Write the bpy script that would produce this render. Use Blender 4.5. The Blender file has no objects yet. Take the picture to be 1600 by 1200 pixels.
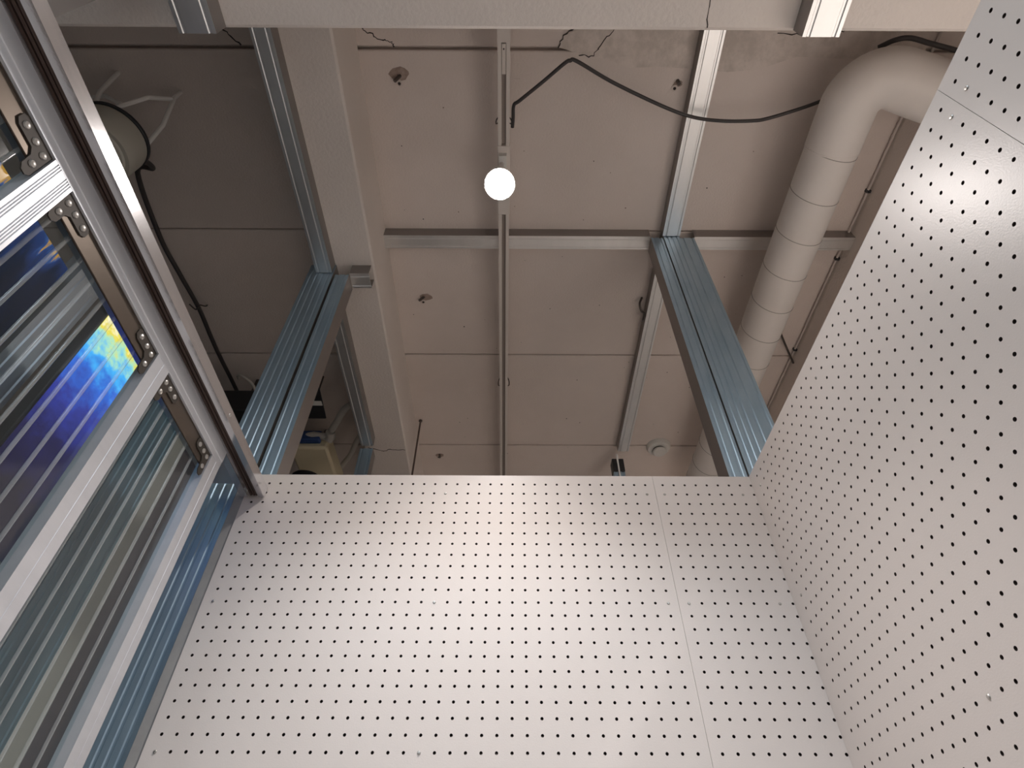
import bpy, bmesh, math, random
from mathutils import Vector, Matrix

random.seed(7)
C = bpy.context.scene.collection
S = bpy.context.scene

# ------------------------------------------------------------------ camera
cam_d = bpy.data.cameras.new('camera')
cam = bpy.data.objects.new('camera', cam_d)
C.objects.link(cam)
S.camera = cam
cam_d.sensor_fit = 'HORIZONTAL'
cam_d.sensor_width = 36.0
cam_d.lens = 898.39 / 1600 * 36.0
cam_d.clip_start = 0.02
_p, _r, _y = 0.795226, 0.003702, -0.001648
Fv = Vector((0, math.cos(_p), math.sin(_p)))
Uv = Vector((0, -math.sin(_p), math.cos(_p)))
Xv = Vector((1, 0, 0))
Rz = Matrix.Rotation(_y, 3, 'Z')
Fv, Uv, Xv = Rz @ Fv, Rz @ Uv, Rz @ Xv
X2 = math.cos(_r) * Xv + math.sin(_r) * Uv
U2 = -math.sin(_r) * Xv + math.cos(_r) * Uv
M = Matrix.Identity(4)
for i in range(3):
    M[i][0], M[i][1], M[i][2] = X2[i], U2[i], -Fv[i]
M.translation = Vector((0, 0, 1.31))
cam.matrix_world = M

# ------------------------------------------------------------------ world, added fill lights, exposure
W = bpy.data.worlds.new('world')
S.world = W
W.use_nodes = True
W.node_tree.nodes['Background'].inputs[0].default_value = (0.55, 0.62, 0.75, 1)
W.node_tree.nodes['Background'].inputs[1].default_value = 0.12

def area(name, loc, rot, sx, sy, power, col):
    d = bpy.data.lights.new(name, 'AREA')
    d.shape = 'RECTANGLE'; d.size = sx; d.size_y = sy
    d.energy = power; d.color = col
    o = bpy.data.objects.new(name, d)
    o.location = loc; o.rotation_euler = rot
    C.objects.link(o)
    return o

# unseen area fills added in front, left and behind to brighten steel and ceiling
area('fill_front', (-0.1, -1.1, 3.15), (0, 0, 0), 2.2, 0.3, 26, (0.74, 0.88, 1.0))
area('fill_left', (-2.3, 1.2, 3.1), (0, 0, 0), 0.3, 1.2, 0.1, (0.80, 0.92, 1.0))
area('fill_back', (1.5, 3.3, 3.15), (0, 0, 0), 1.2, 0.3, 42, (1.0, 0.96, 0.92))
# unseen spot added right of the perforated wall, bouncing light onto duct and ceiling
nd = bpy.data.lights.new('neighbour_fill', 'SPOT')
nd.energy = 370; nd.color = (1.0, 0.95, 0.92); nd.spot_size = math.radians(84); nd.spot_blend = 1.0; nd.shadow_soft_size = 0.04
no = bpy.data.objects.new('neighbour_fill', nd)
no.location = (0.93, 0.60, 2.66)
C.objects.link(no)

S.view_settings.view_transform = 'Standard'
S.view_settings.look = 'None'
S.view_settings.exposure = 0.14
S.view_settings.gamma = 1.0
S.view_settings.use_curve_mapping = False
S.cycles.max_bounces = 10
S.cycles.transmission_bounces = 10
S.cycles.diffuse_bounces = 5
S.cycles.glossy_bounces = 5
S.cycles.sample_clamp_indirect = 6
S.cycles.use_denoising = True

# ------------------------------------------------------------------ materials
MATS = {}

def mat(name, col, rough=0.5, metal=0.0, noise=None, bump=None, spec=0.5, aniso=0.0, coat=0.0):
    """noise = (scale, amount, second colour, stretch); bump = (scale, strength)"""
    m = bpy.data.materials.new(name)
    m.use_nodes = True
    nt = m.node_tree
    b = nt.nodes['Principled BSDF']
    b.inputs['Base Color'].default_value = (*col, 1)
    b.inputs['Roughness'].default_value = rough
    b.inputs['Metallic'].default_value = metal
    b.inputs['Specular IOR Level'].default_value = spec
    b.inputs['Anisotropic'].default_value = aniso
    b.inputs['Coat Weight'].default_value = coat
    tc = nt.nodes.new('ShaderNodeTexCoord')
    if noise:
        mp = nt.nodes.new('ShaderNodeMapping')
        mp.inputs['Scale'].default_value = noise[3] if len(noise) > 3 else (1, 1, 1)
        nt.links.new(tc.outputs['Object'], mp.inputs[0])
        n = nt.nodes.new('ShaderNodeTexNoise')
        n.inputs['Scale'].default_value = noise[0]
        n.inputs['Detail'].default_value = 6
        n.inputs['Roughness'].default_value = 0.65
        nt.links.new(mp.outputs[0], n.inputs[0])
        rp = nt.nodes.new('ShaderNodeValToRGB')
        rp.color_ramp.elements[0].position = 0.5 - noise[1]
        rp.color_ramp.elements[1].position = 0.5 + noise[1]
        rp.color_ramp.elements[0].color = (*noise[2], 1)
        rp.color_ramp.elements[1].color = (*col, 1)
        nt.links.new(n.outputs[0], rp.inputs[0])
        nt.links.new(rp.outputs[0], b.inputs['Base Color'])
    if bump:
        n2 = nt.nodes.new('ShaderNodeTexNoise')
        n2.inputs['Scale'].default_value = bump[0]
        n2.inputs['Detail'].default_value = 5
        nt.links.new(tc.outputs['Object'], n2.inputs[0])
        bp = nt.nodes.new('ShaderNodeBump')
        bp.inputs['Strength'].default_value = bump[1]
        bp.inputs['Distance'].default_value = 0.004
        nt.links.new(n2.outputs[0], bp.inputs['Height'])
        nt.links.new(bp.outputs[0], b.inputs['Normal'])
    MATS[name] = m
    return m

concrete = mat('painted_concrete', (0.75, 0.66, 0.605), 0.9, noise=(2.2, 0.22, (0.68, 0.595, 0.54)), bump=(140, 0.35))
beam_con = mat('beam_concrete', (0.77, 0.695, 0.64), 0.9, noise=(3.0, 0.22, (0.71, 0.64, 0.585)), bump=(110, 0.45))
patch_m = mat('mortar_patch', (0.73, 0.645, 0.585), 0.95, noise=(22, 0.12, (0.60, 0.53, 0.475)), bump=(38, 1.0))
crack_m = mat('crack_dark', (0.05, 0.04, 0.035), 0.95)
stain_m = mat('rust_stain', (0.42, 0.33, 0.28), 0.95, noise=(60, 0.2, (0.26, 0.19, 0.16)))
peg = mat('white_laminate', (0.76, 0.70, 0.665), 0.33, bump=(420, 0.05), spec=0.45)
peg_edge = mat('board_edge', (0.80, 0.76, 0.72), 0.6)
hole_m = mat('fibreboard_core', (0.05, 0.035, 0.03), 0.95)
screw_m = mat('zinc_screw', (0.55, 0.53, 0.50), 0.4, 1.0)
galv = mat('galvanised_steel', (0.48, 0.62, 0.73), 0.42, 0.72, noise=(26, 0.25, (0.37, 0.52, 0.65), (1, 1, 0.35)), bump=(60, 0.03))
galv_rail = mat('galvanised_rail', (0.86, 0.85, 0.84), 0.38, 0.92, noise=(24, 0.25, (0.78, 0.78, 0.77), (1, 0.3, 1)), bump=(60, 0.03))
flange_m = mat('shaded_flange_steel', (0.34, 0.315, 0.30), 0.45, 0.85)  # flange sides darker: their shade is put into the steel colour
alu = mat('mill_aluminium', (0.84, 0.83, 0.84), 0.17, 0.85, noise=(50, 0.25, (0.70, 0.69, 0.70), (1, 0.1, 1)), bump=(300, 0.02))
alu_soft = mat('brushed_aluminium', (0.64, 0.65, 0.68), 0.46, 0.6, noise=(50, 0.25, (0.58, 0.59, 0.62), (1, 0.1, 1)), bump=(300, 0.02))
strip_m = mat('bronze_strip', (0.12, 0.095, 0.075), 0.42, 0.7)
alu_dark = mat('bronze_guide', (0.085, 0.055, 0.045), 0.55, 0.3)
bracket_m = mat('steel_bracket', (0.06, 0.05, 0.042), 0.55, 0.2, spec=0.25)
track_m = mat('white_track', (0.72, 0.655, 0.60), 0.5)
track_slot = mat('track_slot', (0.33, 0.28, 0.25), 0.6)
duct_m = mat('painted_duct', (0.80, 0.745, 0.70), 0.5, noise=(5, 0.25, (0.74, 0.685, 0.635)), bump=(9, 0.06))
seam_m = mat('duct_seam', (0.36, 0.32, 0.29), 0.7)
cable_m = mat('black_cable', (0.05, 0.043, 0.042), 0.5)
grey_board = mat('grey_fibre_cement', (0.42, 0.41, 0.40), 0.85, noise=(14, 0.2, (0.34, 0.335, 0.33)))
beige_board = mat('beige_board', (0.36, 0.355, 0.31), 0.7)
white_pl = mat('white_plastic', (0.72, 0.70, 0.66), 0.4)
cream_pl = mat('cream_plastic', (0.80, 0.69, 0.47), 0.45)
drum_pl = mat('drum_plastic', (0.50, 0.47, 0.40), 0.5)
black_pl = mat('black_plastic', (0.025, 0.025, 0.028), 0.5)
blue_pl = mat('blue_plastic', (0.03, 0.07, 0.20), 0.45)
dark_metal = mat('dark_steel', (0.13, 0.11, 0.10), 0.5, 0.8)
brown_metal = mat('brown_rod', (0.14, 0.10, 0.085), 0.6, 0.3)
hose_m = mat('grey_hose', (0.45, 0.42, 0.38), 0.55)
wall_m = mat('hall_wall', (0.74, 0.71, 0.68), 0.9)
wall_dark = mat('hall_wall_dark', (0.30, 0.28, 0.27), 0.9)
floor_m = mat('hall_floor', (0.80, 0.74, 0.69), 0.6, noise=(3, 0.2, (0.74, 0.68, 0.63)))

# clear ribbed sheet
clear = bpy.data.materials.new('clear_polycarbonate')
clear.use_nodes = True
_t = clear.node_tree
_t.nodes.remove(_t.nodes['Principled BSDF'])
# a thin clear wall: it does not bend what is seen through it, mirrors by angle and carries a little dust
_tr = _t.nodes.new('ShaderNodeBsdfTransparent'); _tr.inputs[0].default_value = (0.91, 0.96, 0.97, 1)
_gl = _t.nodes.new('ShaderNodeBsdfGlossy'); _gl.inputs['Roughness'].default_value = 0.10
_df = _t.nodes.new('ShaderNodeBsdfDiffuse'); _df.inputs[0].default_value = (0.75, 0.78, 0.78, 1)
_fr = _t.nodes.new('ShaderNodeFresnel'); _fr.inputs[0].default_value = 1.5
_m1 = _t.nodes.new('ShaderNodeMixShader'); _m2 = _t.nodes.new('ShaderNodeMixShader')
_m1.inputs[0].default_value = 0.03
_t.links.new(_tr.outputs[0], _m1.inputs[1]); _t.links.new(_df.outputs[0], _m1.inputs[2])
_ge = _t.nodes.new('ShaderNodeNewGeometry')
_mu = _t.nodes.new('ShaderNodeMath'); _mu.operation = 'MULTIPLY_ADD'; _mu.inputs[1].default_value = -1; _mu.inputs[2].default_value = 1
_t.links.new(_ge.outputs['Backfacing'], _mu.inputs[0])
_mv = _t.nodes.new('ShaderNodeMath'); _mv.operation = 'MULTIPLY'
_t.links.new(_fr.outputs[0], _mv.inputs[0]); _t.links.new(_mu.outputs[0], _mv.inputs[1])
_t.links.new(_mv.outputs[0], _m2.inputs[0])
_t.links.new(_m1.outputs[0], _m2.inputs[1]); _t.links.new(_gl.outputs[0], _m2.inputs[2])
_t.links.new(_m2.outputs[0], _t.nodes['Material Output'].inputs[0])

clear_rib = clear.copy(); clear_rib.name = 'clear_polycarbonate_rib'
for _nd in clear_rib.node_tree.nodes:
    if _nd.type == 'MIX_SHADER' and not _nd.inputs[0].is_linked: _nd.inputs[0].default_value = 0.22
for _nd in clear.node_tree.nodes:
    if _nd.type == 'MIX_SHADER' and not _nd.inputs[0].is_linked: _nd.inputs[0].default_value = 0.012

def emitter(name, col, strength):
    m = bpy.data.materials.new(name)
    m.use_nodes = True
    nt = m.node_tree
    nt.nodes.remove(nt.nodes['Principled BSDF'])
    e = nt.nodes.new('ShaderNodeEmission')
    e.inputs[0].default_value = (*col, 1)
    e.inputs[1].default_value = strength
    nt.links.new(e.outputs[0], nt.nodes['Material Output'].inputs[0])
    return m

lamp_glow = emitter('lamp_glow', (1.0, 0.94, 0.90), 42)

# added glow panels imitate an iridescent patch: colours run along a slanted, streaky ramp
def glow_ramp(name, stops, strength, slant, noise_amt, scale, shift):
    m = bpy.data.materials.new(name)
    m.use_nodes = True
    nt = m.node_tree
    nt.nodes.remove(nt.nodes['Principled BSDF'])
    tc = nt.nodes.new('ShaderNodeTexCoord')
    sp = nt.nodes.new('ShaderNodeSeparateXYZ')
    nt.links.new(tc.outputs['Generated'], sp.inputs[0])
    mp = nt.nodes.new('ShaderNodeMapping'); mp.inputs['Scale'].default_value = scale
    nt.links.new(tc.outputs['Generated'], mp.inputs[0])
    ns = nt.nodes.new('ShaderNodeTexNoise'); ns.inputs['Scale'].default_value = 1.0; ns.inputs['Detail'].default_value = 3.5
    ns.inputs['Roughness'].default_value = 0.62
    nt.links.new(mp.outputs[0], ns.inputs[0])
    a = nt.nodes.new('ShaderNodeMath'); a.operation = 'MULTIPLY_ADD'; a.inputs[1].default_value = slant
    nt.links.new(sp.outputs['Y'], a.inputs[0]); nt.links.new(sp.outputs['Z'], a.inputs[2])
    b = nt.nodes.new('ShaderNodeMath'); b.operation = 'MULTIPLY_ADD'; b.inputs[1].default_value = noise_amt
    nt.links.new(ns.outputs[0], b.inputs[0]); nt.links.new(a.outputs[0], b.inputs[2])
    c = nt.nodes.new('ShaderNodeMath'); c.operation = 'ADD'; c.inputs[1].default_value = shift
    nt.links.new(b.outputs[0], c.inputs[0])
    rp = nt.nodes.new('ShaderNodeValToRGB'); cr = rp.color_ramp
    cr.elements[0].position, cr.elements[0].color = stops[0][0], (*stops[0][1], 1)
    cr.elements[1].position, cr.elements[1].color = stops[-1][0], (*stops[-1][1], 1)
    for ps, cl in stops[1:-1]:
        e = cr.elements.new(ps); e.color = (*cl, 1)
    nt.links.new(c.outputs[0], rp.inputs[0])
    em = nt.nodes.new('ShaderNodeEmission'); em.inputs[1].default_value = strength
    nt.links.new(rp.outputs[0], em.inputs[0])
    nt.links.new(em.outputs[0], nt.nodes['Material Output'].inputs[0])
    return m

glow_m = glow_ramp('iridescent_glow', [(0.20, (0.006, 0.005, 0.015)), (0.42, (0.014, 0.012, 0.06)), (0.60, (0.03, 0.04, 0.26)), (0.73, (0.03, 0.13, 0.58)),
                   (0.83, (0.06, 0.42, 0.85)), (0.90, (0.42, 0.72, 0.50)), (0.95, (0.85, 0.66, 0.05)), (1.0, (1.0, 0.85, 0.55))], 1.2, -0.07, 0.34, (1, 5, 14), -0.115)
glow_m2 = glow_ramp('dim_iridescent_glow', [(0.45, (0.004, 0.005, 0.008)), (0.74, (0.006, 0.012, 0.035)), (0.93, (0.015, 0.04, 0.15)), (0.965, (0.04, 0.10, 0.28)), (1.0, (0.55, 0.28, 0.05))], 0.8, -0.10, 0.8, (1, 10, 3), -0.38)

# ------------------------------------------------------------------ mesh helpers
class MB:
    def __init__(self):
        self.v, self.f, self.mi = [], [], []

    def add(self, vs, fs, mi=0):
        o = len(self.v)
        self.v += [tuple(p) for p in vs]
        self.f += [tuple(i + o for i in q) for q in fs]
        self.mi += [mi] * len(fs)
        return self

    def box(self, x0, x1, y0, y1, z0, z1, mi=0):
        vs = [(x0, y0, z0), (x1, y0, z0), (x1, y1, z0), (x0, y1, z0), (x0, y0, z1), (x1, y0, z1), (x1, y1, z1), (x0, y1, z1)]
        return self.add(vs, [(3, 2, 1, 0), (4, 5, 6, 7), (0, 1, 5, 4), (1, 2, 6, 5), (2, 3, 7, 6), (3, 0, 4, 7)], mi)

    def prism(self, poly, o, u, v, w, length, mi=0):
        """poly = closed list of (a, b); a along u, b along v; extruded along w"""
        o, u, v, w = Vector(o), Vector(u), Vector(v), Vector(w)
        n = len(poly)
        vs = [o + u * a + v * b for a, b in poly] + [o + u * a + v * b + w * length for a, b in poly]
        fs = [(i, (i + 1) % n, n + (i + 1) % n, n + i) for i in range(n)]
        fs += [tuple(range(n))[::-1], tuple(range(n, 2 * n))]
        return self.add(vs, fs, mi)

    def tube(self, pts, r, seg=10, mi=0, cap=True):
        pts = [Vector(p) for p in pts]
        n = len(pts)
        rr = r if isinstance(r, (list, tuple)) else [r] * n
        vs, fs = [], []
        t = (pts[1] - pts[0]).normalized()
        a = t.orthogonal().normalized()
        for i, p in enumerate(pts):
            if i == 0: d = pts[1] - pts[0]
            elif i == n - 1: d = pts[-1] - pts[-2]
            else: d = (pts[i + 1] - p).normalized() + (p - pts[i - 1]).normalized()
            d = d.normalized()
            a = (a - d * a.dot(d)).normalized()
            b = d.cross(a)
            for k in range(seg):
                th = 2 * math.pi * k / seg
                vs.append(p + (a * math.cos(th) + b * math.sin(th)) * rr[i])
        for i in range(n - 1):
            for k in range(seg):
                k2 = (k + 1) % seg
                fs.append((i * seg + k, i * seg + k2, (i + 1) * seg + k2, (i + 1) * seg + k))
        if cap:
            fs.append(tuple(range(seg))[::-1])
            fs.append(tuple(range((n - 1) * seg, n * seg)))
        return self.add(vs, fs, mi)

    def lathe(self, prof, o, ax, seg=32, mi=0):
        """prof = list of (radius, height along ax)"""
        o, ax = Vector(o), Vector(ax).normalized()
        a = ax.orthogonal().normalized(); b = ax.cross(a)
        vs, fs = [], []
        for r, h in prof:
            for k in range(seg):
                th = 2 * math.pi * k / seg
                vs.append(o + ax * h + (a * math.cos(th) + b * math.sin(th)) * r)
        for i in range(len(prof) - 1):
            for k in range(seg):
                k2 = (k + 1) % seg
                fs.append((i * seg + k, i * seg + k2, (i + 1) * seg + k2, (i + 1) * seg + k))
        fs.append(tuple(range(seg))[::-1])
        fs.append(tuple(range((len(prof) - 1) * seg, len(prof) * seg)))
        return self.add(vs, fs, mi)

    def build(self, name, mats, parent=None, sharp=35, bevel=0.0, loc=None):
        me = bpy.data.meshes.new(name)
        me.from_pydata(self.v, [], self.f)
        if not isinstance(mats, (list, tuple)): mats = [mats]
        for m in mats: me.materials.append(m)
        for p, i in zip(me.polygons, self.mi): p.material_index = i
        bm = bmesh.new(); bm.from_mesh(me)
        bmesh.ops.recalc_face_normals(bm, faces=bm.faces)
        lim = math.radians(sharp)
        for e in bm.edges:
            if len(e.link_faces) == 2:
                e.smooth = e.calc_face_angle(9) < lim
            else:
                e.smooth = False
        for fc in bm.faces: fc.smooth = True
        bm.to_mesh(me); bm.free()
        o = bpy.data.objects.new(name, me)
        C.objects.link(o)
        if loc: o.location = loc
        if parent: o.parent = parent
        if bevel:
            b = o.modifiers.new('bevel', 'BEVEL'); b.width = bevel; b.segments = 2; b.limit_method = 'ANGLE'
        return o


def tag(o, label=None, cat=None, group=None, kind=None):
    if label: o['label'] = label
    if cat: o['category'] = cat
    if group: o['group'] = group
    if kind: o['kind'] = kind
    return o


def thing(name, label, cat, loc=(0, 0, 0), rz=0.0, group=None):
    o = bpy.data.objects.new(name, None)
    o.empty_display_size = 0.05
    C.objects.link(o)
    o.location = loc; o.rotation_euler = (0, 0, rz)
    return tag(o, label, cat, group)


def offset(poly, t):
    """thicken an open polyline to a closed outline, t to its left"""
    out = []
    n = len(poly)
    for i in range(n):
        p = Vector(poly[i])
        if i == 0: d1 = d2 = (Vector(poly[1]) - p).normalized()
        elif i == n - 1: d1 = d2 = (p - Vector(poly[i - 1])).normalized()
        else:
            d1 = (p - Vector(poly[i - 1])).normalized(); d2 = (Vector(poly[i + 1]) - p).normalized()
        n1 = Vector((-d1.y, d1.x)); n2 = Vector((-d2.y, d2.x))
        m = n1 + n2
        m = m / max(0.35, m.dot(n1))
        out.append(tuple(p + m * t))
    return list(poly) + out[::-1]


def u_profile(w, h, ribs=2, lip=0.0):
    """web on the b = 0 line, flanges to b = h; small ribs pressed into the web"""
    a = w / 2
    pts = []
    if lip: pts.append((-a + lip, h))
    pts += [(-a, h), (-a, 0)]
    if ribs == 2:
        cs = [-a + 0.011, a - 0.011]
    elif ribs == 3:
        cs = [-a + 0.012, 0, a - 0.012]
    else:
        cs = [-a + w * (i + 0.7) / (ribs + 0.4) for i in range(ribs)]
    for c in cs:
        pts += [(c - 0.004, 0), (c - 0.002, 0.0022), (c + 0.002, 0.0022), (c + 0.004, 0)]
    pts += [(a, 0), (a, h)]
    if lip: pts.append((a - lip, h))
    return offset(pts, 0.0011)


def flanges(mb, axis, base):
    """shade painted on the side flanges of a channel: every face reaching well above its web"""
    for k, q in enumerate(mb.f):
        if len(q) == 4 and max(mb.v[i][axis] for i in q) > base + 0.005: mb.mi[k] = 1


def rail_y(name, x0, x1, y0, y1, z0, z1, label, group=None, m=None, cat='metal rail', slope=0.0):
    """channel along Y, its web facing down"""
    mb = MB()
    w = x1 - x0
    d = Vector((slope, 1, 0))
    mb.prism(u_profile(w, z1 - z0), ((x0 + x1) / 2, y0, z0), (1, 0, 0), (0, 0, 1), d, y1 - y0)
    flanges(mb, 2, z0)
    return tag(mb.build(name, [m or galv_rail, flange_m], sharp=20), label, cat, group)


def rail_x(name, x0, x1, y0, y1, z0, z1, label, group=None, m=None, cat='metal rail'):
    mb = MB()
    mb.prism(u_profile(y1 - y0, z1 - z0), (x0, (y0 + y1) / 2, z0), (0, 1, 0), (0, 0, 1), (1, 0, 0), x1 - x0)
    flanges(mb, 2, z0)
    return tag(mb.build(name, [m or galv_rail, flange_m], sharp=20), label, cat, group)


def stud_z(name, x0, x1, y0, y1, z0, z1, label, ribs=3, group=None, m=None, cat='metal stud'):
    """upright C stud, its ribbed web facing -Y"""
    mb = MB()
    mb.prism(u_profile(x1 - x0, y1 - y0, ribs, 0.008), ((x0 + x1) / 2, y0, z0), (1, 0, 0), (0, 1, 0), (0, 0, 1), z1 - z0)
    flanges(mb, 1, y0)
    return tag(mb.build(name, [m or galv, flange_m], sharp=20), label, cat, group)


def spline(pts, n=8):
    """Catmull-Rom through pts"""
    P = [Vector(p) for p in pts]
    P = [P[0] * 2 - P[1]] + P + [P[-1] * 2 - P[-2]]
    out = []
    for i in range(1, len(P) - 2):
        for k in range(n):
            t = k / n
            a, b, c, d = P[i - 1], P[i], P[i + 1], P[i + 2]
            out.append(0.5 * ((2 * b) + (c - a) * t + (2 * a - 5 * b + 4 * c - d) * t * t + (3 * b - a - 3 * c + d) * t ** 3))
    out.append(P[-2])
    return out

# ------------------------------------------------------------------ the hall: floor, walls, ceiling, beams
ZC, D, XW = 3.25, 1.0734, 0.5462
struct = lambda o: tag(o, kind='structure')

mb = MB(); mb.box(-3.2, 3.2, -3.2, 4.2, -0.1, 0)
struct(mb.build('floor', floor_m))
for nm, bx in (('wall_left', (-3.3, -3.2, -3.2, 4.2, 0, 3.4)), ('wall_right', (3.2, 3.3, -3.2, 4.2, 0, 3.4)),
               ('wall_back', (-3.2, 3.2, 4.2, 4.3, 0, 3.4)), ('wall_front', (-3.2, 3.2, -1.5, -1.4, 0, 3.4))):
    mb = MB(); mb.box(*bx)
    struct(mb.build(nm, wall_dark if nm != 'wall_front' else wall_m))
mb = MB(); mb.box(-3.19, -0.62, -1.39, 4.19, 0.0005, 0.012)  # unseen dark sheet added to cut light bounced onto the left ceiling
struct(mb.build('floor_absorber', mat('dark_absorber', (0.07, 0.065, 0.065), 0.95, bump=(200, 0.5))))
# unseen partition added to keep the back fill off the left ceiling
mb = MB(); mb.box(-0.76, -0.70, 1.75, 4.2, 0, 2.5)
struct(mb.build('light_partition', wall_dark))
mb = MB(); mb.box(1.32, 1.36, -1.39, 1.6, 0, 2.1)  # unseen white partition added to bounce the fill spot upward
struct(mb.build('light_partition', wall_m))

# ceiling of concrete slabs with open joints running across
def ribbon(mb, pts, w, z, mi):
    """thin crack line lying on the underside at height z"""
    vs, fs = [], []
    P = [Vector((p[0], p[1], 0)) for p in pts]
    for i, p in enumerate(P):
        d = (P[min(i + 1, len(P) - 1)] - P[max(i - 1, 0)]).normalized()
        nrm = Vector((-d.y, d.x, 0))
        ww = w * (0.55 + 0.7 * random.random())
        for s, zz in ((-1, z), (1, z), (1, z + 0.004), (-1, z + 0.004)):
            q = p + nrm * (s * ww / 2)
            vs.append((q.x, q.y, zz))
    for i in range(len(P) - 1):
        a, b = i * 4, i * 4 + 4
        for k in range(4):
            k2 = (k + 1) % 4
            fs.append((a + k, a + k2, b + k2, b + k))
    fs += [(0, 1, 2, 3), tuple(len(vs) - 4 + k for k in range(4))[::-1]]
    mb.add(vs, fs, mi)

def wiggle(pts, n=7, amp=0.004):
    out = []
    for i in range(len(pts) - 1):
        a, b = Vector(pts[i]), Vector(pts[i + 1])
        for k in range(n):
            q = a.lerp(b, k / n)
            if 0 < k: q += Vector((random.uniform(-amp, amp), random.uniform(-amp, amp)))
            out.append(q)
    out.append(Vector(pts[-1]))
    return out

mb = MB()
joints = [(-0.13, 0.006), (0.491, 0.010), (1.098, 0.005), (1.7186, 0.006), (2.354, 0.007), (2.98, 0.006), (3.6, 0.006)]
pv = [(-3.2, ZC)]
for y, w in joints:
    pv += [(y - w / 2 - 0.003, ZC), (y - w / 2, ZC + 0.003), (y - w / 2, ZC + 0.03), (y + w / 2, ZC + 0.03), (y + w / 2, ZC + 0.003), (y + w / 2 + 0.003, ZC)]
pv += [(4.2, ZC), (4.2, ZC + 0.15), (-3.2, ZC + 0.15)]
mb.prism(pv, (-3.2, 0, 0), (0, 1, 0), (0, 0, 1), (1, 0, 0), 6.4)
# mortar smeared over the first joint on the right
outl = [(0.135, 0.487), (0.15, 0.455), (0.19, 0.44), (0.25, 0.40), (0.25, 0.30), (0.66, 0.30), (1.24, 0.30), (1.24, 0.50), (1.05, 0.512), (0.86, 0.508), (0.75, 0.545),
        (0.66, 0.552), (0.56, 0.545), (0.45, 0.535), (0.36, 0.54), (0.27, 0.515), (0.20, 0.505)]
mb.prism([(a + random.uniform(-.003, .003), b + random.uniform(-.003, .003)) for a, b in outl], (0, 0, ZC - 0.0025), (1, 0, 0), (0, 1, 0), (0, 0, 1), 0.0025, 1)
ribbon(mb, wiggle([(-0.46, 0.425), (-0.4374, 0.4453), (-0.3938, 0.4685), (-0.3602, 0.4734), (-0.357, 0.488)]), 0.003, ZC - 0.0008, 2)
ribbon(mb, wiggle([(0.135, 0.487), (0.1486, 0.4541), (0.19, 0.435)], 5), 0.004, ZC - 0.0035, 2)
ribbon(mb, wiggle([(0.20, 0.508), (0.245, 0.508), (0.262, 0.48), (0.30, 0.43)], 5), 0.0025, ZC - 0.0035, 2)
ribbon(mb, wiggle([(-0.90, 0.40), (-0.855, 0.445), (-0.815, 0.485)], 6), 0.004, ZC - 0.0008, 2)
ribbon(mb, wiggle([(0.78, 0.445), (0.90, 0.452), (0.955, 0.44), (1.0, 0.435)], 6), 0.003, ZC - 0.0035, 2)
# rust stains around old fixings
for cx, cy, r in ((-0.352, 0.562, 0.030), (-0.352, 1.404, 0.026), (0.515, 0.585, 0.016), (-0.384, 2.44, 0.024)):
    k = 14
    mb.prism([(math.cos(2 * math.pi * i / k) * r * random.uniform(.75, 1.15), math.sin(2 * math.pi * i / k) * r * random.uniform(.5, .75)) for i in range(k)],
             (cx, cy, ZC - 0.0005), (1, 0, 0), (0, 1, 0), (0, 0, 1), 0.0005, 3)
for i in range(60):
    cx, cy, r = random.uniform(-0.42, 1.1), random.uniform(0.52, 2.5), random.uniform(0.0012, 0.003)
    mb.lathe([(r, 0), (r, 0.0006)], (cx, cy, ZC - 0.0006), (0, 0, 1), 6, 2 if i % 3 else 3)
struct(mb.build('ceiling', [concrete, patch_m, crack_m, stain_m]))

def beam(name, x0, x1, y0, y1, z0, z1, rz=0.0, cracks=()):
    mb = MB()
    c = 0.006
    if y1 - y0 > 1.5:
        mb.prism([(x0, z1), (x0, z0 + c), (x0 + c, z0), (x1 - c, z0), (x1, z0 + c), (x1, z1)], (0, y0, 0), (1, 0, 0), (0, 0, 1), (0, 1, 0), y1 - y0)
    else:
        mb.prism([(y0, z1), (y0, z0 + c), (y0 + c, z0), (y1 - c, z0), (y1, z0 + c), (y1, z1)], (x0, 0, 0), (0, 1, 0), (0, 0, 1), (1, 0, 0), x1 - x0)
    for pts, w in cracks: ribbon(mb, wiggle(pts, 6, .003), w, z0 - 0.0006, 1)
    o = mb.build(name, [beam_con, crack_m])
    o.rotation_euler = (0, 0, rz)
    return struct(o)

beam('ceiling_beam', -0.660, -0.462, 0.293, 4.2, 3.0, ZC, 0.010, [([(-0.64, 2.08), (-0.57, 2.105), (-0.54, 2.09), (-0.47, 2.095)], 0.004)])
beam('ceiling_beam', 1.265, 1.55, 0.665, 4.2, 3.0, ZC)
beam('ceiling_beam', -3.2, 3.2, -0.16, 0.293, 2.6, ZC, 0, [([(0.372, 0.10), (0.377, 0.20), (0.374, 0.245), (0.379, 0.288)], 0.0018)])

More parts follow.
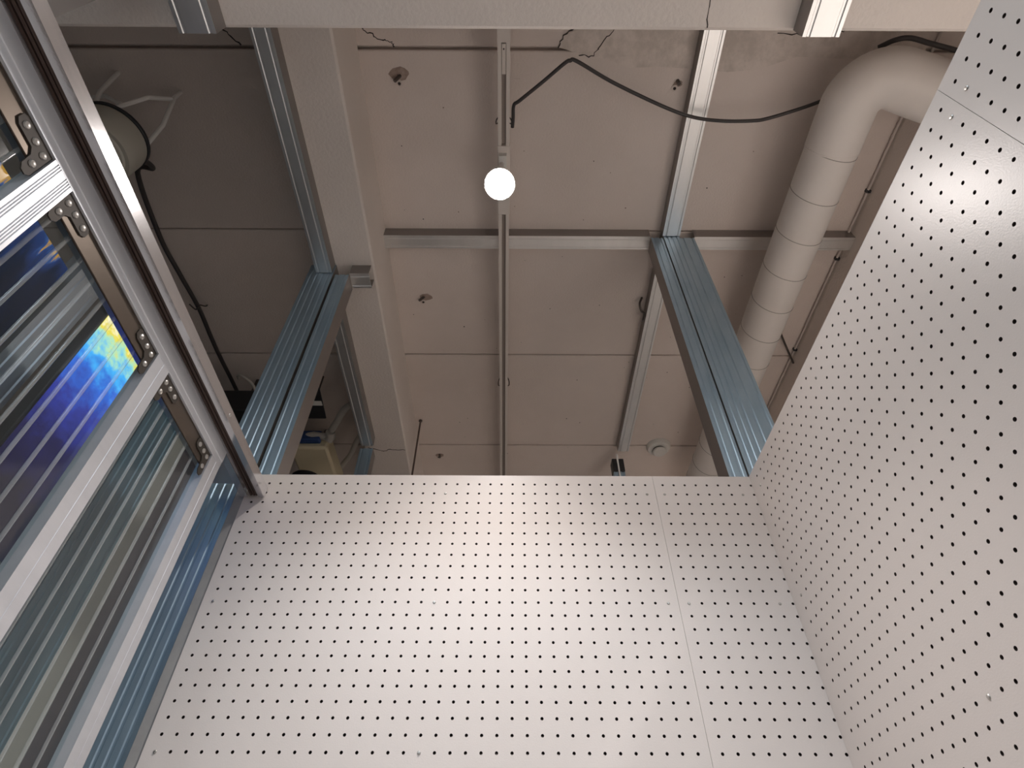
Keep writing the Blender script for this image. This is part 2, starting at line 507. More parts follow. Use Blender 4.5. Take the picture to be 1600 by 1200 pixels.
# ------------------------------------------------------------------ pegboard cladding
def peg_panel(label, origin, u, n, width, height, us, zs, screws, th=0.016, r=0.0027):
    """board standing on the floor. origin = lower left corner of the front face, u = along, n = into the wall.
    us / zs = hole centres along u / upward; screws = indices replaced by a screw head"""
    root = thing('pegboard_panel', label, 'pegboard', origin, 0, 'white pegboard panels')
    u, n, z = Vector(u), Vector(n), Vector((0, 0, 1))
    mb = MB()
    h = 0.0125
    ring = [(math.cos(math.pi * 2 * i / 12 + math.pi / 12), math.sin(math.pi * 2 * i / 12 + math.pi / 12)) for i in range(12)]
    def sq(a, b):
        s = h / max(abs(a), abs(b)); return (a * s, b * s)
    # square outline points matched to the ring (corner at index 1, 4, 7, 10 pulled out to the corners)
    outer = []
    for i, (a, b) in enumerate(ring):
        if i % 3 == 1: outer.append((math.copysign(h, a), math.copysign(h, b)))
        else: outer.append(sq(a, b))
    def cell(cu, cz, hole):
        P0 = [u * (cu + a) + z * (cz + b) for a, b in outer]
        P1 = [u * (cu + a * r) + z * (cz + b * r) for a, b in ring]
        P2 = [p + n * th for p in P1]
        vs = P0 + P1 + P2
        fs = [(i, (i + 1) % 12, 12 + (i + 1) % 12, 12 + i) for i in range(12)]
        mb.add(vs, fs, 0)
        fs2 = [(12 + i, 12 + (i + 1) % 12, 24 + (i + 1) % 12, 24 + i) for i in range(12)]
        o = len(mb.v) - 36
        mb.f += [tuple(k + o for k in q) for q in fs2]; mb.mi += [2] * 12
    for cu in us:
        for cz in zs: cell(cu, cz, True)
    # the plain margins round the drilled field
    ua, ub = us[0] - h, us[-1] + h
    za, zb = min(zs) - h, max(zs) + h
    def quad(a0, a1, z0, z1, mi=0):
        mb.add([u * a0 + z * z0, u * a1 + z * z0, u * a1 + z * z1, u * a0 + z * z1], [(0, 1, 2, 3)], mi)
    quad(0, width, 0, za); quad(0, width, zb, height); quad(0, ua, za, zb); quad(ub, width, za, zb)
    # edges and back
    q = lambda pts, mi: mb.add(pts, [(0, 1, 2, 3)], mi)
    A, B, Cc, Dd = u * 0, u * width, u * width + z * height, z * height
    A, B, Cc, Dd = Vector((0, 0, 0)), u * width, u * width + z * height, z * height
    T = n * th
    for a, b in ((A, B), (B, Cc), (Cc, Dd), (Dd, A)): q([a, b, b + T, a + T], 1)
    o = mb.build('board', [peg, peg_edge, hole_m], root)
    for (i, k) in screws:
        c = u * us[i] + z * zs[k]
        s = MB()
        s.lathe([(0.0005, -0.0016), (0.0022, -0.0014), (0.0030, -0.0004), (0.0030, 0.010)], c, n, 12)
        w2 = u * 0.0018; z2 = z * 0.0018
        so = s.build('screw', screw_m, root)
        so['label'] = 'metal screw head in the board'
    return root

ZT = 2.1045
z0 = 2.0799
rows = [z0 - 0.025 * k for k in range(0, 38)]
# back wall, wide panel (left) and narrow panel (right)
us = [0.0205 + 0.025 * i for i in range(36)]
peg_panel('wide white perforated board on the back wall, left of the seam', (-0.5915, D, 0), (1, 0, 0), (0, 1, 0), 0.9148, ZT, us, rows,
          [(17, 1), (0, 11), (17, 11), (35, 1), (35, 11), (0, 21), (17, 21)])
us = [0.0195 + 0.025 * i for i in range(9)]
del us[-1]; us.append(0.0195 + 0.025 * 8 - 0.0005)
us[-1] = 0.0195 + 0.025 * 8
w_n = XW + 0.012 - 0.3240
peg_panel('narrow white perforated board on the back wall, between the seam and the corner', (0.3240, D, 0), (1, 0, 0), (0, 1, 0), w_n, ZT, us, rows,
          [(0, 1), (0, 11), (7, 1), (7, 11)])
# right wall: board next to the corner, then the one nearer the camera
us = [0.0161 + 0.025 * i for i in range(32)]
peg_panel('large white perforated board of the right-hand wall, running into the corner', (XW, 0.2455, 0), (0, 1, 0), (1, 0, 0), D - 0.0006 - 0.2455, ZT, us, rows,
          [(0, 1), (18, 1), (31, 1), (31, 11), (18, 22)])
us = [0.0172 + 0.025 * i for i in range(28)]
peg_panel('white perforated board at the top right, beyond the diagonal seam', (XW, 0.2447 - 0.709, 0), (0, 1, 0), (1, 0, 0), 0.709, ZT, us, rows, [(27, 1)])

# ------------------------------------------------------------------ steel studs behind the boards, rails under the ceiling
stud_z('metal_stud', 0.5110, 0.5545, 1.0945, 1.153, 0.0, 3.199, 'blue-grey steel stud in the right back corner, left half of the pair', 2, 'right corner studs')
stud_z('metal_stud', 0.5570, 0.6145, 1.0905, 1.150, 0.0, 3.249, 'blue-grey steel stud in the right back corner, right half of the pair, ribbed', 3, 'right corner studs')
stud_z('metal_stud', 0.6165, 0.6700, 1.0945, 1.150, 0.0, 3.199, 'steel stud standing outermost in the right back corner, beside the duct', 2, 'right corner studs')
stud_z('metal_stud', -0.5945, -0.5480, 1.0945, 1.155, 0.0, 2.949, 'blue-grey steel stud in the left back corner, right half of the pair', 2, 'left corner studs')
stud_z('metal_stud', -0.6860, -0.6005, 1.0905, 1.155, 0.0, 2.999, 'wide blue-grey ribbed steel stud in the left back corner, left half of the pair', 4, 'left corner studs')

rail_y('ceiling_rail', 0.548, 0.611, 0.294, 1.0885, 3.2, ZC, 'silver steel rail on the ceiling from front beam to the right corner stud', 'ceiling rails', slope=0.006)
rail_y('ceiling_rail', -0.658, -0.604, 0.294, 1.0885, 2.95, 3.0, 'grey-green steel rail along the underside of the left beam, ahead of the stud', 'ceiling rails', slope=0.0)
rail_y('ceiling_rail', -0.660, -0.606, 1.158, 2.0, 2.95, 3.0, 'pale steel rail under the left beam seen behind the left corner stud', 'ceiling rails', slope=-0.012)
rail_y('ceiling_rail', 0.5545, 0.6105, 1.158, 2.34, 3.2, ZC, 'bright silver steel rail running back from behind the right corner stud', 'ceiling rails', slope=0.0)
rail_x('ceiling_rail', -0.476, 0.5095, 1.0907, 1.1447, 3.2, ZC, 'long cross rail of steel on the ceiling between beam and right stud', 'ceiling rails')
rail_x('ceiling_rail', 0.6720, 1.2640, 1.0907, 1.1447, 3.2, ZC, 'dark steel cross rail on the ceiling passing above the duct', 'ceiling rails')
rail_x('ceiling_rail', -0.5465, -0.4815, 1.0907, 1.1500, 2.95, 3.0, 'short stub of steel rail under the left beam beside the stud', 'ceiling rails')
rail_y('ceiling_rail', 0.548, 0.618, -0.158, 0.291, 2.55, 2.6, 'short silver steel rail on the near front beam, at the top right', 'ceiling rails')
rail_y('ceiling_rail', -0.632, -0.561, -0.158, 0.291, 2.55, 2.6, 'short grey steel rail on the near front beam, at the top left', 'ceiling rails')
stud_z('metal_stud', -0.674, -0.616, 2.005, 2.06, 0.0, 2.94, 'blue-grey stud standing behind the back wall, left of the beam end', 2)
st = thing('metal_stud', 'short stud top with a dark open end below the bright rail, near the smoke detector', 'metal stud')
mb = MB(); mb.prism(u_profile(0.056, 0.05, 2, 0.008), (0.551, 2.36, 0.0), (1, 0, 0), (0, 1, 0), (0, 0, 1), 3.085); mb.build('stud_body', galv, st, sharp=20)
mb = MB(); mb.box(0.521, 0.581, 2.356, 2.412, 3.086, 3.165); mb.build('dark_opening', black_pl, st, bevel=0.002)  # black box painted in for the shaded open end of the stud
mb = MB(); mb.box(0.545, 0.553, 2.350, 2.3555, 3.0, 3.19); mb.build('strap', galv_rail, st)
stud_z('metal_stud', -0.730, -0.676, 0.15, 0.211, 0.0, 2.599, 'grey stud rising to the front beam at the far top left', 2, None, mat('dull_grey_steel', (0.17, 0.175, 0.175), 0.6, 0.3))

# grey strip between left stud and the perforated board
mb = MB(); mb.box(-0.6145, -0.5925, D + 0.004, D + 0.016, 0.0, 2.07)
tag(mb.build('edge_strip', grey_board, bevel=0.001), 'narrow grey strip along the left edge of the back perforated board', 'edge strip')

# ------------------------------------------------------------------ lighting track and spotlight
def track(y0, y1, label, cover=None):
    t = thing('lighting_track', label, 'lighting track', (-0.0235, 0, 0), 0.0062, 'lighting tracks')
    zb, zt, a = 3.16, 3.192, 0.0185
    mb = MB()
    prof = [(-a, zb), (-a + 0.0115, zb), (-a + 0.0115, zb + 0.024), (a - 0.0115, zb + 0.024), (a - 0.0115, zb), (a, zb), (a, zt), (-a, zt)]
    mb.prism(prof, (0, y0, 0), (1, 0, 0), (0, 0, 1), (0, 1, 0), y1 - y0)
    mb.build('track_body', track_m, t, bevel=0.0008)
    mb = MB(); mb.box(-a + 0.0116, a - 0.0116, y0 + .002, y1 - .002, zb + 0.012, zb + 0.0239)
    mb.build('track_slot', track_slot, t)
    if cover:
        mb = MB(); mb.box(-0.006, 0.006, cover[0], cover[1], zb - 0.0015, zb + 0.011)
        c = mb.build('slot_cover', track_m, t, bevel=0.001)
        mb = MB(); mb.lathe([(0.0024, 0), (0.0024, 0.002)], (0, cover[0] + 0.013, zb - 0.0032), (0, 0, 1), 12)
        mb.build('screw', dark_metal, c)
        mb = MB(); mb.box(-a - .0005, a + .0005, y0, cover[0] - 0.003, zb - 0.001, zb + 0.001)
        mb.build('end_cap', track_m, t)
    for y in ((y0 + 0.385, ) if cover else (y0 + 0.85, y0 + 1.6)):
        mb = MB()
        mb.tube(spline([(-a - .001, y, zb + 0.01), (-a - 0.006, y + .004, zb + 0.02), (-a - 0.004, y + .002, zb + 0.05), (-0.006, y, ZC - .001)], 5), 0.0022, 6)
        mb.tube(spline([(a + .001, y, zb + 0.01), (a + 0.006, y + .004, zb + 0.02), (a + 0.004, y + .002, zb + 0.05), (0.006, y, ZC - .001)], 5), 0.0022, 6)
        mb.build('hanger_clip', dark_metal, t)
    return t

track(0.294, 0.745, 'white lighting track with screwed slot cover, between front beam and glowing lamp', (0.455, 0.535))
track(0.985, 3.0, 'long white lighting track running from glowing lamp to the back')
mb = MB(); mb.box(-0.0205, 0.0205, 0.7455, 0.9845, 3.158, 3.193)
o = tag(mb.build('track_connector', track_m, bevel=0.002), 'white connector joining the two lighting tracks above the lamp', 'track connector')
o.location = (-0.0235, 0, 0); o.rotation_euler = (0, 0, 0.0062)

lp = Vector((-0.0315, 0.652, 2.69))
ax = Vector((0.0, -0.30, -1.0)).normalized()        # beam direction
lamp = thing('track_spotlight', 'round glowing spotlight hanging below the white lighting track', 'spotlight', tuple(lp))
mb = MB()
mb.lathe([(0.020, -0.165), (0.024, -0.160), (0.025, -0.09), (0.032, -0.05), (0.0375, -0.012), (0.0385, 0.0), (0.0365, 0.0), (0.034, -0.012), (0.01, -0.014)], (0, 0, 0), ax, 40)
mb.build('lamp_body', white_pl, lamp)
mb = MB()
mb.lathe([(0.0335, -0.010), (0.0362, -0.004), (0.034, 0.004), (0.027, 0.009), (0.015, 0.012), (0.001, 0.013)], (0, 0, 0), ax, 40)
mb.build('lamp_lens', lamp_glow, lamp)
mb = MB()
mb.box(-0.012, 0.012, 0.115, 0.225, 0.445, 0.472)
mb.tube([tuple(ax * -0.162), (0, 0.08, 0.30), (0, 0.165, 0.42), (0, 0.165, 0.45)], 0.007, 12)
mb.build('lamp_adapter', white_pl, lamp)
def spot(name, power, size, blend, aim):
    sd = bpy.data.lights.new(name, 'SPOT')
    sd.energy = power
    sd.color = (1.0, 0.925, 0.885)
    sd.spot_size = math.radians(size)
    sd.spot_blend = blend
    sd.shadow_soft_size = 0.03
    so = bpy.data.objects.new(name, sd)
    C.objects.link(so)
    so.location = lp + ax * 0.05
    so.rotation_euler = Vector(aim).to_track_quat('-Z', 'Y').to_euler()
spot('spot_beam', 52, 82, 1.0, (-0.03, 0.04, -1.0))
spot('spot_spill', 11, 150, 0.8, (0.0, 0.0, -1.0))

# ------------------------------------------------------------------ cables
def cable(label, pts, r=0.004, m=None, name='cable', n=8, cat='cable'):
    mb = MB(); mb.tube(spline(pts, n), r, 10)
    return tag(mb.build(name, m or cable_m, sharp=60), label, cat)

cable('dark cable arching from the lighting track across the ceiling to the duct',
      [(-0.0005, 0.690, 3.168), (0.0015, 0.660, 3.162), (0.0037, 0.620, 3.155), (0.022, 0.604, 3.15), (0.090, 0.551, 3.15), (0.150, 0.502, 3.15), (0.166, 0.495, 3.15), (0.186, 0.497, 3.15),
       (0.3008, 0.5547, 3.15), (0.4654, 0.6224, 3.15), (0.56, 0.651, 3.15), (0.6509, 0.661, 3.15), (0.74, 0.660, 3.15), (0.7868, 0.6526, 3.15), (0.88, 0.622, 3.15), (0.945, 0.596, 3.152), (1.00, 0.57, 3.155)], 0.0054)
cable('dark cable lying over the bend of the duct at the top right',
      [(1.035, 0.455, 3.142), (1.060, 0.432, 3.122), (1.095, 0.424, 3.112), (1.150, 0.434, 3.098), (1.224, 0.448, 3.085), (1.30, 0.465, 3.08)], 0.007)

# ------------------------------------------------------------------ round duct
duct = thing('air_duct', 'white round ventilation duct with a bend, hanging beside the right stud', 'air duct')
RX, RZ, RR = 0.9637, 3.05, 0.0762
mb = MB()
mb.tube([(RX, 0.66, RZ), (RX, 1.0, RZ), (RX, 1.5, RZ), (RX, 2.2, RZ), (RX, 4.15, RZ)], RR, 48, cap=True)
mb.build('straight_pipe', duct_m, duct, sharp=50)
pth = []
rb = 0.082
for i in range(15):
    a = math.radians(108) * i / 14
    pth.append((RX + rb * (1 - math.cos(a)), 0.585 - rb * math.sin(a), RZ - 0.02 * (i / 14) ** 2))
d = (Vector(pth[-1]) - Vector(pth[-2])).normalized()
p = Vector(pth[-1])
leg = [p + d * 0.05, p + d * 0.12, p + d * 0.26]
mb = MB(); mb.tube([(RX, 0.70, RZ)] + pth + leg, [RR + .0015] * (len(pth) + 1) + [RR + 0.003] * 3, 48)
mb.build('elbow', duct_m, duct, sharp=50)
y = 0.705; k = 0
while y < 2.7:
    mb = MB()
    ring = [(RX + (RR + .0003) * math.cos(t), y + 0.012 * math.sin(t + 2.2), RZ + (RR + .0003) * math.sin(t)) for t in [2 * math.pi * i / 40 for i in range(41)]]
    mb.tube(ring, 0.0013, 6)
    mb.build('seam', seam_m, duct, sharp=60)
    y += 0.139
mb = MB(); mb.lathe([(RR + .0022, 0), (RR + .0022, 0.004)], (RX, 0.700, RZ), (0, 1, 0), 48)
mb.build('seam', duct_m, duct, sharp=50)

# ------------------------------------------------------------------ conduit in the right-hand corner
cd = thing('conduit_pipe', 'thin grey conduit along the dark beam behind the duct', 'conduit')
mb = MB(); mb.tube([(1.255, 0.30, 3.240), (1.255, 1.0, 3.240), (1.255, 2.0, 3.240), (1.255, 4.1, 3.240)], 0.0045, 12)
mb.build('pipe', mat('grey_conduit', (0.55, 0.49, 0.45), 0.5), cd)
for y in (0.5, 0.925, 1.20, 1.665, 2.1):
    mb = MB(); mb.box(1.249, 1.2645, y, y + 0.010, 3.2335, 3.2495)
    mb.build('clip', black_pl, cd, bevel=0.001)
cable('thin dark wire crossing the conduit low on the right behind the duct', [(1.14, 1.545, 3.225), (1.175, 1.60, 3.222), (1.225, 1.675, 3.222), (1.262, 1.73, 3.218)], 0.0045, dark_metal, 'wire', 6, 'wire')

# ------------------------------------------------------------------ smoke detector
sm = thing('smoke_detector', 'round white smoke detector on the ceiling joint, beyond the back wall', 'smoke detector', (0.776, 2.352, ZC))
mb = MB(); mb.lathe([(0.062, 0), (0.062, -0.012), (0.055, -0.024), (0.045, -0.026)], (0, 0, 0), (0, 0, 1), 36)
mb.build('detector_base', white_pl, sm)
mb = MB(); mb.lathe([(0.030, -0.0262), (0.030, -0.036)], (0, 0, 0), (0, 0, 1), 28)
mb.build('sensor_gap', black_pl, sm)
mb = MB(); mb.lathe([(0.036, -0.0362), (0.036, -0.044), (0.030, -0.050), (0.01, -0.052)], (0, 0, 0), (0, 0, 1), 32)
mb.build('detector_cap', white_pl, sm)

# ------------------------------------------------------------------ old ceiling fixings
def fixing(x, y, label, tilt=(0.2, -0.3)):
    t = thing('anchor_bolt', label, 'bolt', (x, y, ZC), 0, 'old ceiling fixings')
    mb = MB(); mb.tube([(0, 0, 0.004), (tilt[0] * 0.022, tilt[1] * 0.022, -0.018)], 0.0055, 10)
    mb.build('bolt', dark_metal, t)
    mb = MB(); mb.lathe([(0.010, 0), (0.010, -0.0035), (0.006, -0.0045), (0.006, -0.002)], (-0.006, 0.022, 0), (0, 0, 1), 14)
    w = mb.build('plug', concrete, t)
    mb = MB(); mb.lathe([(0.0045, -0.0044), (0.0045, -0.0052)], (-0.006, 0.022, 0), (0, 0, 1), 10)
    mb.build('plug_hole', crack_m, w)
    return t
fixing(-0.348, 0.566, 'rusty bolt with a plug hole in the ceiling nearest the left beam, left of lamp', (-0.8, 0.5))
fixing(-0.360, 1.404, 'stained bolt stub in the ceiling behind the cross rail', (-0.9, 0.2))
fixing(0.5128, 0.5760, 'pair of small dark fixing holes in the ceiling near the right silver rail', (0.1, 0.2))
fixing(-0.384, 2.432, 'small stained fixing far back in the ceiling over the back wall', (0.1, 0.5))

# hook on the far right rail and thin rod hanging near the beam
cable('small hook and clip at the side of the bright far rail', [(0.535, 1.40, 3.248), (0.522, 1.405, 3.215), (0.530, 1.43, 3.20), (0.548, 1.45, 3.205), (0.546, 1.475, 3.195)], 0.0045, dark_metal, 'rail_hook', 5, 'hook')
rod = thing('hanging_rod', 'thin brown rod hanging from the ceiling beside the left beam, above the board', 'rod', (-0.456, 2.16, ZC))
mb = MB(); mb.tube([(0, 0, 0.0), (0, 0, -0.42)], 0.0042, 10)
mb.build('rod', brown_metal, rod)
mb = MB(); mb.lathe([(0.004, 0), (0.009, -0.003), (0.009, -0.009), (0.004, -0.013)], (0, 0, 0), (0, 0, 1), 12)
mb.build('rod_knob', dark_metal, rod)

# ------------------------------------------------------------------ left side: door track, sliding door of clear ribbed sheet
LOC, RZD = (-0.515, 0, 0), 0.0275
tr = thing('door_track', 'aluminium door track with a dark groove, running along the top of the left wall', 'door track', LOC, RZD)
zb, zt = 2.040, 2.065
yA, yB = -0.35, 1.0705
mb = MB()
mb.prism([(0, zb), (0, zt), (-0.052, zt), (-0.052, zb), (-0.0365, zb), (-0.0365, zb + 0.0015), (-0.0505, zb + 0.0015), (-0.0505, zt - 0.002), (-0.0015, zt - 0.002), (-0.0015, zb + 0.0015), (-0.0125, zb + 0.0015), (-0.0125, zb)],
         (0, yA, 0), (1, 0, 0), (0, 0, 1), (0, 1, 0), yB - yA)
mb.build('track_channel', alu, tr, sharp=20)
mb = MB()
for xx in (-0.0165, -0.0225, -0.029):
    mb.box(xx - 0.0021, xx + 0.0021, yA + .001, yB - 0.002, zb + 0.003, zt - 0.0025)
mb.build('guide_rib', alu_dark, tr)
mb = MB(); mb.box(-0.135, -0.042, yA, yB - 0.012, zt + 0.0006, zt + 0.034)
mb.build('support_rail', galv_rail, tr, bevel=0.001)
mb = MB(); mb.lathe([(0.0035, 0), (0.003, 0.0012), (0.001, 0.0018)], (0.0, 0.815, zb + 0.012), (1, 0, 0), 12)
mb.build('screw', screw_m, tr)

leaf = thing('sliding_door', 'aluminium framed door of clear ribbed plastic on the left', 'door', LOC, RZD)
xf, xb = -0.0325, -0.068      # room face, rear face
zl0, zl1 = 2.000, 2.037
yL0, yL1 = -0.30, 0.9115
mb = MB()
mb.prism([(xf, zl0), (xf, zl0 + 0.0125), (xf + 0.0012, zl0 + 0.0135), (xf + 0.0012, zl1), (xf - 0.006, zl1), (xf - 0.006, zl0 + 0.008), (xb + 0.006, zl0 + 0.008), (xb + .006, zl1), (xb, zl1), (xb, zl0), (xb + 0.005, zl0), (xb + 0.005, zl0 + 0.006), (xf - 0.004, zl0 + 0.006), (xf - 0.004, zl0)],
         (0, yL0, 0), (1, 0, 0), (0, 0, 1), (0, 1, 0), yL1 - yL0)
mb.build('top_rail', mat('satin_aluminium', (0.74, 0.76, 0.80), 0.42, 0.35, coat=0.6), leaf, sharp=20)
mb = MB(); mb.box(xb + 0.0065, xf - 0.0045, yL0 + .001, yL1 - .001, zl0 - 0.0005, zl0 + 0.0055)
mb.build('rail_underside', mat('rail_underside', (0.42, 0.36, 0.31), 0.38, 0.9), leaf)
mb = MB(); mb.box(xb, xf, yL0, yL1, 0.03, 0.09)
mb.build('bottom_rail', alu_soft, leaf, bevel=0.002)
STILES = [(-0.075, -0.035, 1), (0.2985, 0.3385, 1), (0.6135, 0.6545, 0), (0.8705, 0.9110, 0)]
for y0, y1, ribbed in STILES:
    mb = MB()
    w = y1 - y0
    xr = -0.053
    pr = [(y0, xr), (y0, xf)]
    if ribbed:
        for c in (0.16, 0.24, 0.32, 0.62, 0.70, 0.78, 0.86):
            pr += [(y0 + w * (c - .022), xf), (y0 + w * c, xf - 0.0016), (y0 + w * (c + .022), xf)]
    else:
        pr += [(y0 + w * .52, xf), (y0 + w * .53, xf - .0006), (y0 + w * .55, xf - .0006), (y0 + w * .56, xf)]
    pr += [(y1, xf), (y1, xr)]
    mb.prism(pr, (0, 0, 0.0905), (0, 1, 0), (1, 0, 0), (0, 0, 1), zl0 - 0.091)
    mb.build('stile', alu_soft, leaf, sharp=20)
xs = -0.046
PITCH, TH = 0.0325, 0.0035
for (a, b) in ((-0.034, 0.2975), (0.3395, 0.6125), (0.6555, 0.8695)):
    mb = MB()
    front = [(a, xs)]
    y = a + 0.016
    while y < b - 0.006:
        for q in range(9):          # half-round rib
            t = math.pi * q / 8
            front.append((y - 0.0030 * math.cos(t), xs + 0.0030 * math.sin(t)))
        y += PITCH
    front.append((b, xs))
    mb.prism(front + [(b, xs - TH), (a, xs - TH)], (0, 0, 0.092), (0, 1, 0), (1, 0, 0), (0, 0, 1), zl0 - 0.002 - 0.092)
    for k, q in enumerate(mb.f):
        if len(q) == 4 and k < len(front) - 1 and max(mb.v[i][0] for i in q) > xs + 0.0004: mb.mi[k] = 1
    mb.build('ribbed_sheet', [clear, clear_rib], leaf, sharp=50)
# brown angle strip holding the sheets under the top rail, one length per bay
for (a, b) in ((-0.034, 0.2975), (0.3395, 0.6125), (0.6555, 0.8695)):
    mb = MB(); mb.box(xf - 0.0085, xf - 0.0050, a, b, zl0 - 0.034, zl0 - 0.0006)
    mb.build('holding_strip', strip_m, leaf, bevel=0.0008)
# riveted corner brackets, two to a bay
def corner(y, s):
    b = MB()
    xa = xf - 0.0048
    poly = [(0.0005, 0.0), (0.050, 0.0), (0.056, -0.006), (0.056, -0.016), (0.050, -0.021), (0.024, -0.021), (0.018, -0.028), (0.017, -0.046), (0.012, -0.052), (0.005, -0.052), (0.0005, -0.046)]
    b.prism([(a * s, q) for a, q in poly], (xa, y, zl0 - 0.0012), (0, 1, 0), (0, 0, 1), (1, 0, 0), 0.0018)
    o = b.build('corner_bracket', bracket_m, leaf)
    for yy, zz in ((0.026, -0.0115), (0.045, -0.0115), (0.0095, -0.0125), (0.0095, -0.034)):
        r = MB(); r.lathe([(0.0048, 0), (0.0042, 0.0018), (0.0018, 0.0030)], (xa + 0.0018, y + yy * s, zl0 - 0.0012 + zz), (1, 0, 0), 14)
        r.build('rivet', screw_m, o)
for y, s in ((0.2980, -1), (0.3390, 1), (0.6130, -1), (0.6550, 1), (0.8700, -1)):
    corner(y, s)

# ------------------------------------------------------------------ things behind the clear door
def upright(name, label, cat, x0, x1, y0, y1, zt, m):
    mb = MB()
    mb.prism(u_profile(y1 - y0, x1 - x0, 3), (x1, (y0 + y1) / 2, 0.0), (0, 1, 0), (-1, 0, 0), (0, 0, 1), zt)
    return tag(mb.build(name, m, sharp=20), label, cat)
upright('metal_stud', 'teal-grey steel upright seen through the last bay of the clear door', 'metal stud', -0.86, -0.80, 0.935, 1.052, 2.38, mat('teal_steel', (0.13, 0.22, 0.27), 0.5, 0.6))
mb = MB(); mb.box(-0.815, -0.802, 1.054, 1.110, 0.0, 2.36)
tag(mb.build('board_strip', beige_board, bevel=0.002), 'pale beige board strip standing beside the teal upright behind the clear door', 'board')
mb = MB(); mb.box(-0.90, -0.86, 1.115, 1.42, 0.0, 2.38)
tag(mb.build('board_strip', mat('dark_violet_board', (0.07, 0.065, 0.085), 0.7), bevel=0.002), 'dark violet grey board behind the clear ribbed door, right of the beige strip', 'board')
upright('metal_stud', 'light grey steel upright beside the added glowing panel behind the clear door', 'metal stud', -0.83, -0.79, 0.592, 0.655, 2.34, mat('grey_steel', (0.36, 0.36, 0.38), 0.45, 0.7))
gpanel = thing('glow_panel', 'added glowing blue and yellow panel for the iridescent patch behind the clear ribbed door', 'glow panel', (-0.775, 0.79, 2.06))  # glowing panel added to imitate an iridescent patch on the door
mb = MB(); mb.box(-0.012, 0.014, -0.125, 0.085, -0.33, 0.148); mb.build('panel_case', black_pl, gpanel, bevel=0.003)
mb = MB(); mb.box(0.0145, 0.016, -0.120, 0.080, -0.325, 0.143); mb.build('iridescent_glow', glow_m, gpanel)
mb = MB(); mb.tube([(0.0, -0.02, -2.06), (0.0, -0.02, -0.33)], 0.015, 12); mb.build('panel_pole', black_pl, gpanel)
gpanel2 = thing('glow_panel', 'added dimmer dark blue glowing panel behind the clear door, left of the grey upright', 'glow panel', (-0.80, 0.46, 2.06))  # second added panel, dimmer, for the blue and orange patch
mb = MB(); mb.box(-0.012, 0.014, -0.13, 0.115, -0.30, 0.120); mb.build('panel_case', black_pl, gpanel2, bevel=0.003)
mb = MB(); mb.box(0.0145, 0.016, -0.125, 0.110, -0.295, 0.115); mb.build('iridescent_glow', glow_m2, gpanel2)
mb = MB(); mb.tube([(0.0, -0.02, -2.06), (0.0, -0.02, -0.30)], 0.015, 12); mb.build('panel_pole', black_pl, gpanel2)

# ------------------------------------------------------------------ hanging drum fixture, its cable, machines on the far left
wire_steel = mat('wire_steel', (0.85, 0.82, 0.78), 0.35, 0.1)
dr = thing('ceiling_drum_fixture', 'beige drum shaped fixture hung on wire arms, behind the door track', 'ceiling fixture', (-1.165, 0.665, 2.90))
mb = MB(); mb.lathe([(0.090, 0.0), (0.093, 0.004), (0.096, 0.09), (0.095, 0.098), (0.02, 0.10)], (0, 0, 0), (0, 0, 1), 48)
mb.build('drum_body', drum_pl, dr)
mb = MB(); mb.lathe([(0.075, -0.004), (0.080, 0.0), (0.070, 0.001)], (0, 0, 0), (0, 0, 1), 48)
mb.build('drum_cover', mat('drum_cover', (0.60, 0.57, 0.49), 0.45), dr)
mb = MB(); mb.lathe([(0.097, 0.101), (0.099, 0.103), (0.099, 0.112), (0.05, 0.118)], (0, 0, 0), (0, 0, 1), 40)
mb.build('top_plate', black_pl, dr)
for pts in ([(0.09, 0.02, 0.11), (0.105, 0.0, 0.20), (0.116, -0.046, 0.30), (0.117, -0.047, 0.349)],
            [(0.0, -0.07, 0.11), (0.06, -0.06, 0.26), (0.116, -0.046, 0.29)],
            [(-0.03, -0.07, 0.11), (-0.05, -0.09, 0.22), (-0.055, -0.102, 0.349)],
            [(-0.09, 0.0, 0.11), (-0.12, -0.07, 0.22), (-0.055, -0.07, 0.24), (0.0, -0.05, 0.22)]):
    mb = MB(); mb.tube(pts, 0.0065, 8); mb.build('wire_arm', wire_steel, dr)
cable('black cable hanging from drum fixture along the dark ceiling on the left',
      [(-1.13, 0.72, 3.02), (-1.18, 0.82, 3.15), (-1.2706, 0.859, 3.2), (-1.2978, 1.1021, 3.2), (-1.29, 1.26, 3.2), (-1.2776, 1.4234, 3.2), (-1.283, 1.58, 3.2), (-1.2844, 1.7036, 3.2), (-1.2808, 1.862, 3.2), (-1.28, 2.2, 3.2)], 0.0085)
cable('small wire tie holding the black cable to the ceiling on the left', [(-1.302, 1.40, 3.19), (-1.283, 1.425, 3.187), (-1.262, 1.405, 3.19), (-1.258, 1.43, 3.215), (-1.27, 1.45, 3.249)], 0.003, dark_metal, 'wire_tie', 5, 'wire tie')
cable('loop of grey cord beside the left stud, over a black box', [(-1.16, 1.70, 3.07), (-1.145, 1.665, 3.05), (-1.113, 1.648, 3.03), (-1.080, 1.69, 3.02), (-1.072, 1.75, 3.0), (-1.075, 1.83, 2.97)], 0.006, hose_m, 'cord_loop', 6, 'cord')
bx = thing('junction_box', 'black box hung high on the left, behind the door track', 'box', (-1.19, 1.84, 3.0))
mb = MB(); mb.box(-0.09, 0.09, -0.08, 0.2, -0.06, 0.06); mb.build('box_body', black_pl, bx, bevel=0.006)
mb = MB(); mb.tube([(0, 0.05, 0.06), (0, 0.05, 0.2499)], 0.012, 10); mb.build('box_hanger', dark_metal, bx)

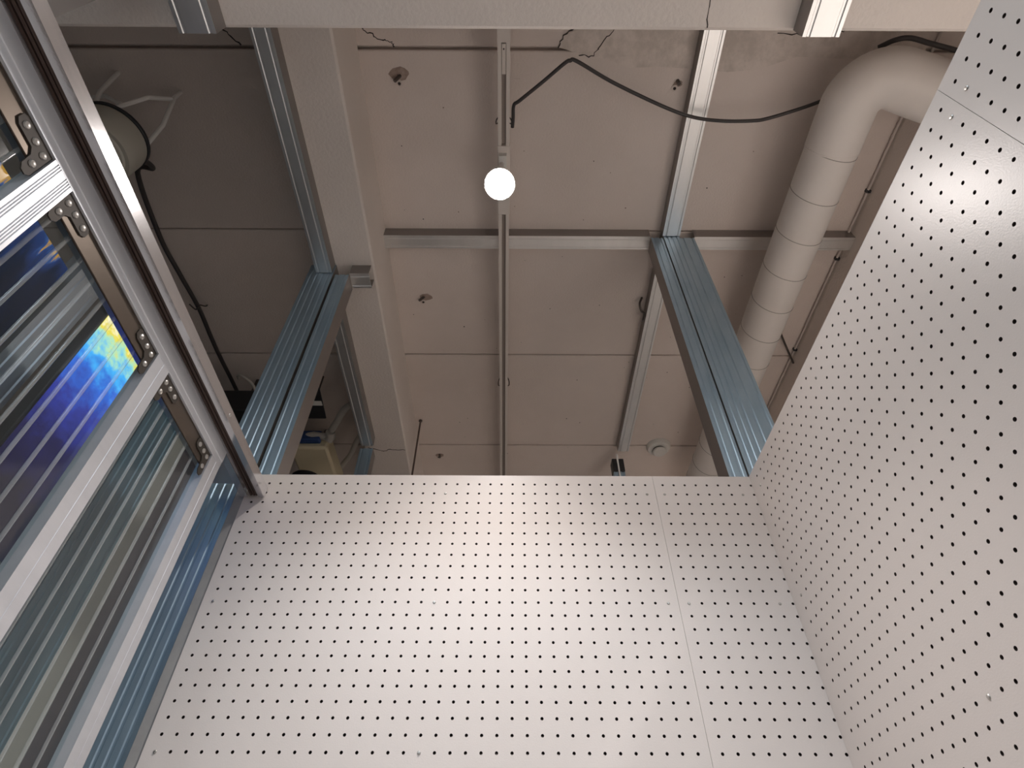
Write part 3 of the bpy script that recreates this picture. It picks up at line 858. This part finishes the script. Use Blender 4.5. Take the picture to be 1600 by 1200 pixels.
pj = thing('ceiling_unit', 'cream box shaped unit hung under the ceiling, between the left stud and the board', 'appliance', (-0.945, 2.2, 3.0))
mb = MB(); mb.box(-0.085, 0.092, -0.122, 0.19, 0.0, 0.09); mb.build('unit_body', cream_pl, pj, bevel=0.012)
mb = MB(); mb.lathe([(0.07, -0.012), (0.075, -0.008), (0.075, 0.0)], (-0.06, 0.12, 0), (0, 0, 1), 28); mb.build('unit_foot', black_pl, pj)
mb = MB(); mb.tube([(0.0, 0.05, 0.09), (0.0, 0.05, 0.2499)], 0.015, 12); mb.build('unit_hanger', dark_metal, pj)
mb = MB(); mb.box(-0.09, 0.06, -0.16, -0.126, 0.02, 0.075); mb.build('blue_connector', blue_pl, pj, bevel=0.006)
pl = thing('black_plate', 'black triangular plate with a small white tag behind the left stud', 'plate', (-0.85, 1.86, 3.05))
mb = MB(); mb.prism([(0.03, -0.14), (0.015, 0.07), (-0.16, 0.07), (-0.14, -0.02)], (0, 0, 0), (1, 0, 0), (0, 1, 0), (0, 0, 1), 0.006); mb.build('plate_body', black_pl, pl)
mb = MB(); mb.box(-0.03, 0.02, -0.045, -0.018, -0.003, -0.0005); mb.build('tag', white_pl, pl)
mb = MB(); mb.tube([(-0.03, 0.0, 0.006), (-0.03, 0.0, 0.1999)], 0.006, 8); mb.build('plate_hanger', dark_metal, pl)
cable('fat grey hose curling from the nozzle beside the cream unit', [(-0.69, 1.87, 3.12), (-0.712, 1.865, 3.08), (-0.751, 1.889, 3.06), (-0.787, 1.945, 3.05), (-0.826, 2.008, 3.05)], 0.016, hose_m, 'hose', 8, 'hose')
nz = thing('hose_nozzle', 'pale pipe elbow at the end of the grey hose above the cream unit', 'nozzle', (-0.84, 2.04, 3.05))
mb = MB(); mb.tube([(0.006, -0.02, 0.0), (0, 0.012, -0.004), (-0.012, 0.026, -0.012)], 0.022, 18); mb.build('elbow', hose_m, nz)
mb = MB(); mb.tube([(-0.012, 0.018, 0), (-0.08, 0.005, 0.0), (-0.15, 0.03, 0.005)], 0.017, 14); mb.build('arm', hose_m, nz)
cable('thinner grey hose sagging to the right of the cream unit', [(-0.70, 2.08, 3.12), (-0.743, 2.141, 3.1), (-0.793, 2.24, 3.09), (-0.852, 2.327, 3.09), (-0.891, 2.408, 3.1)], 0.013, hose_m, 'hose', 8, 'hose')
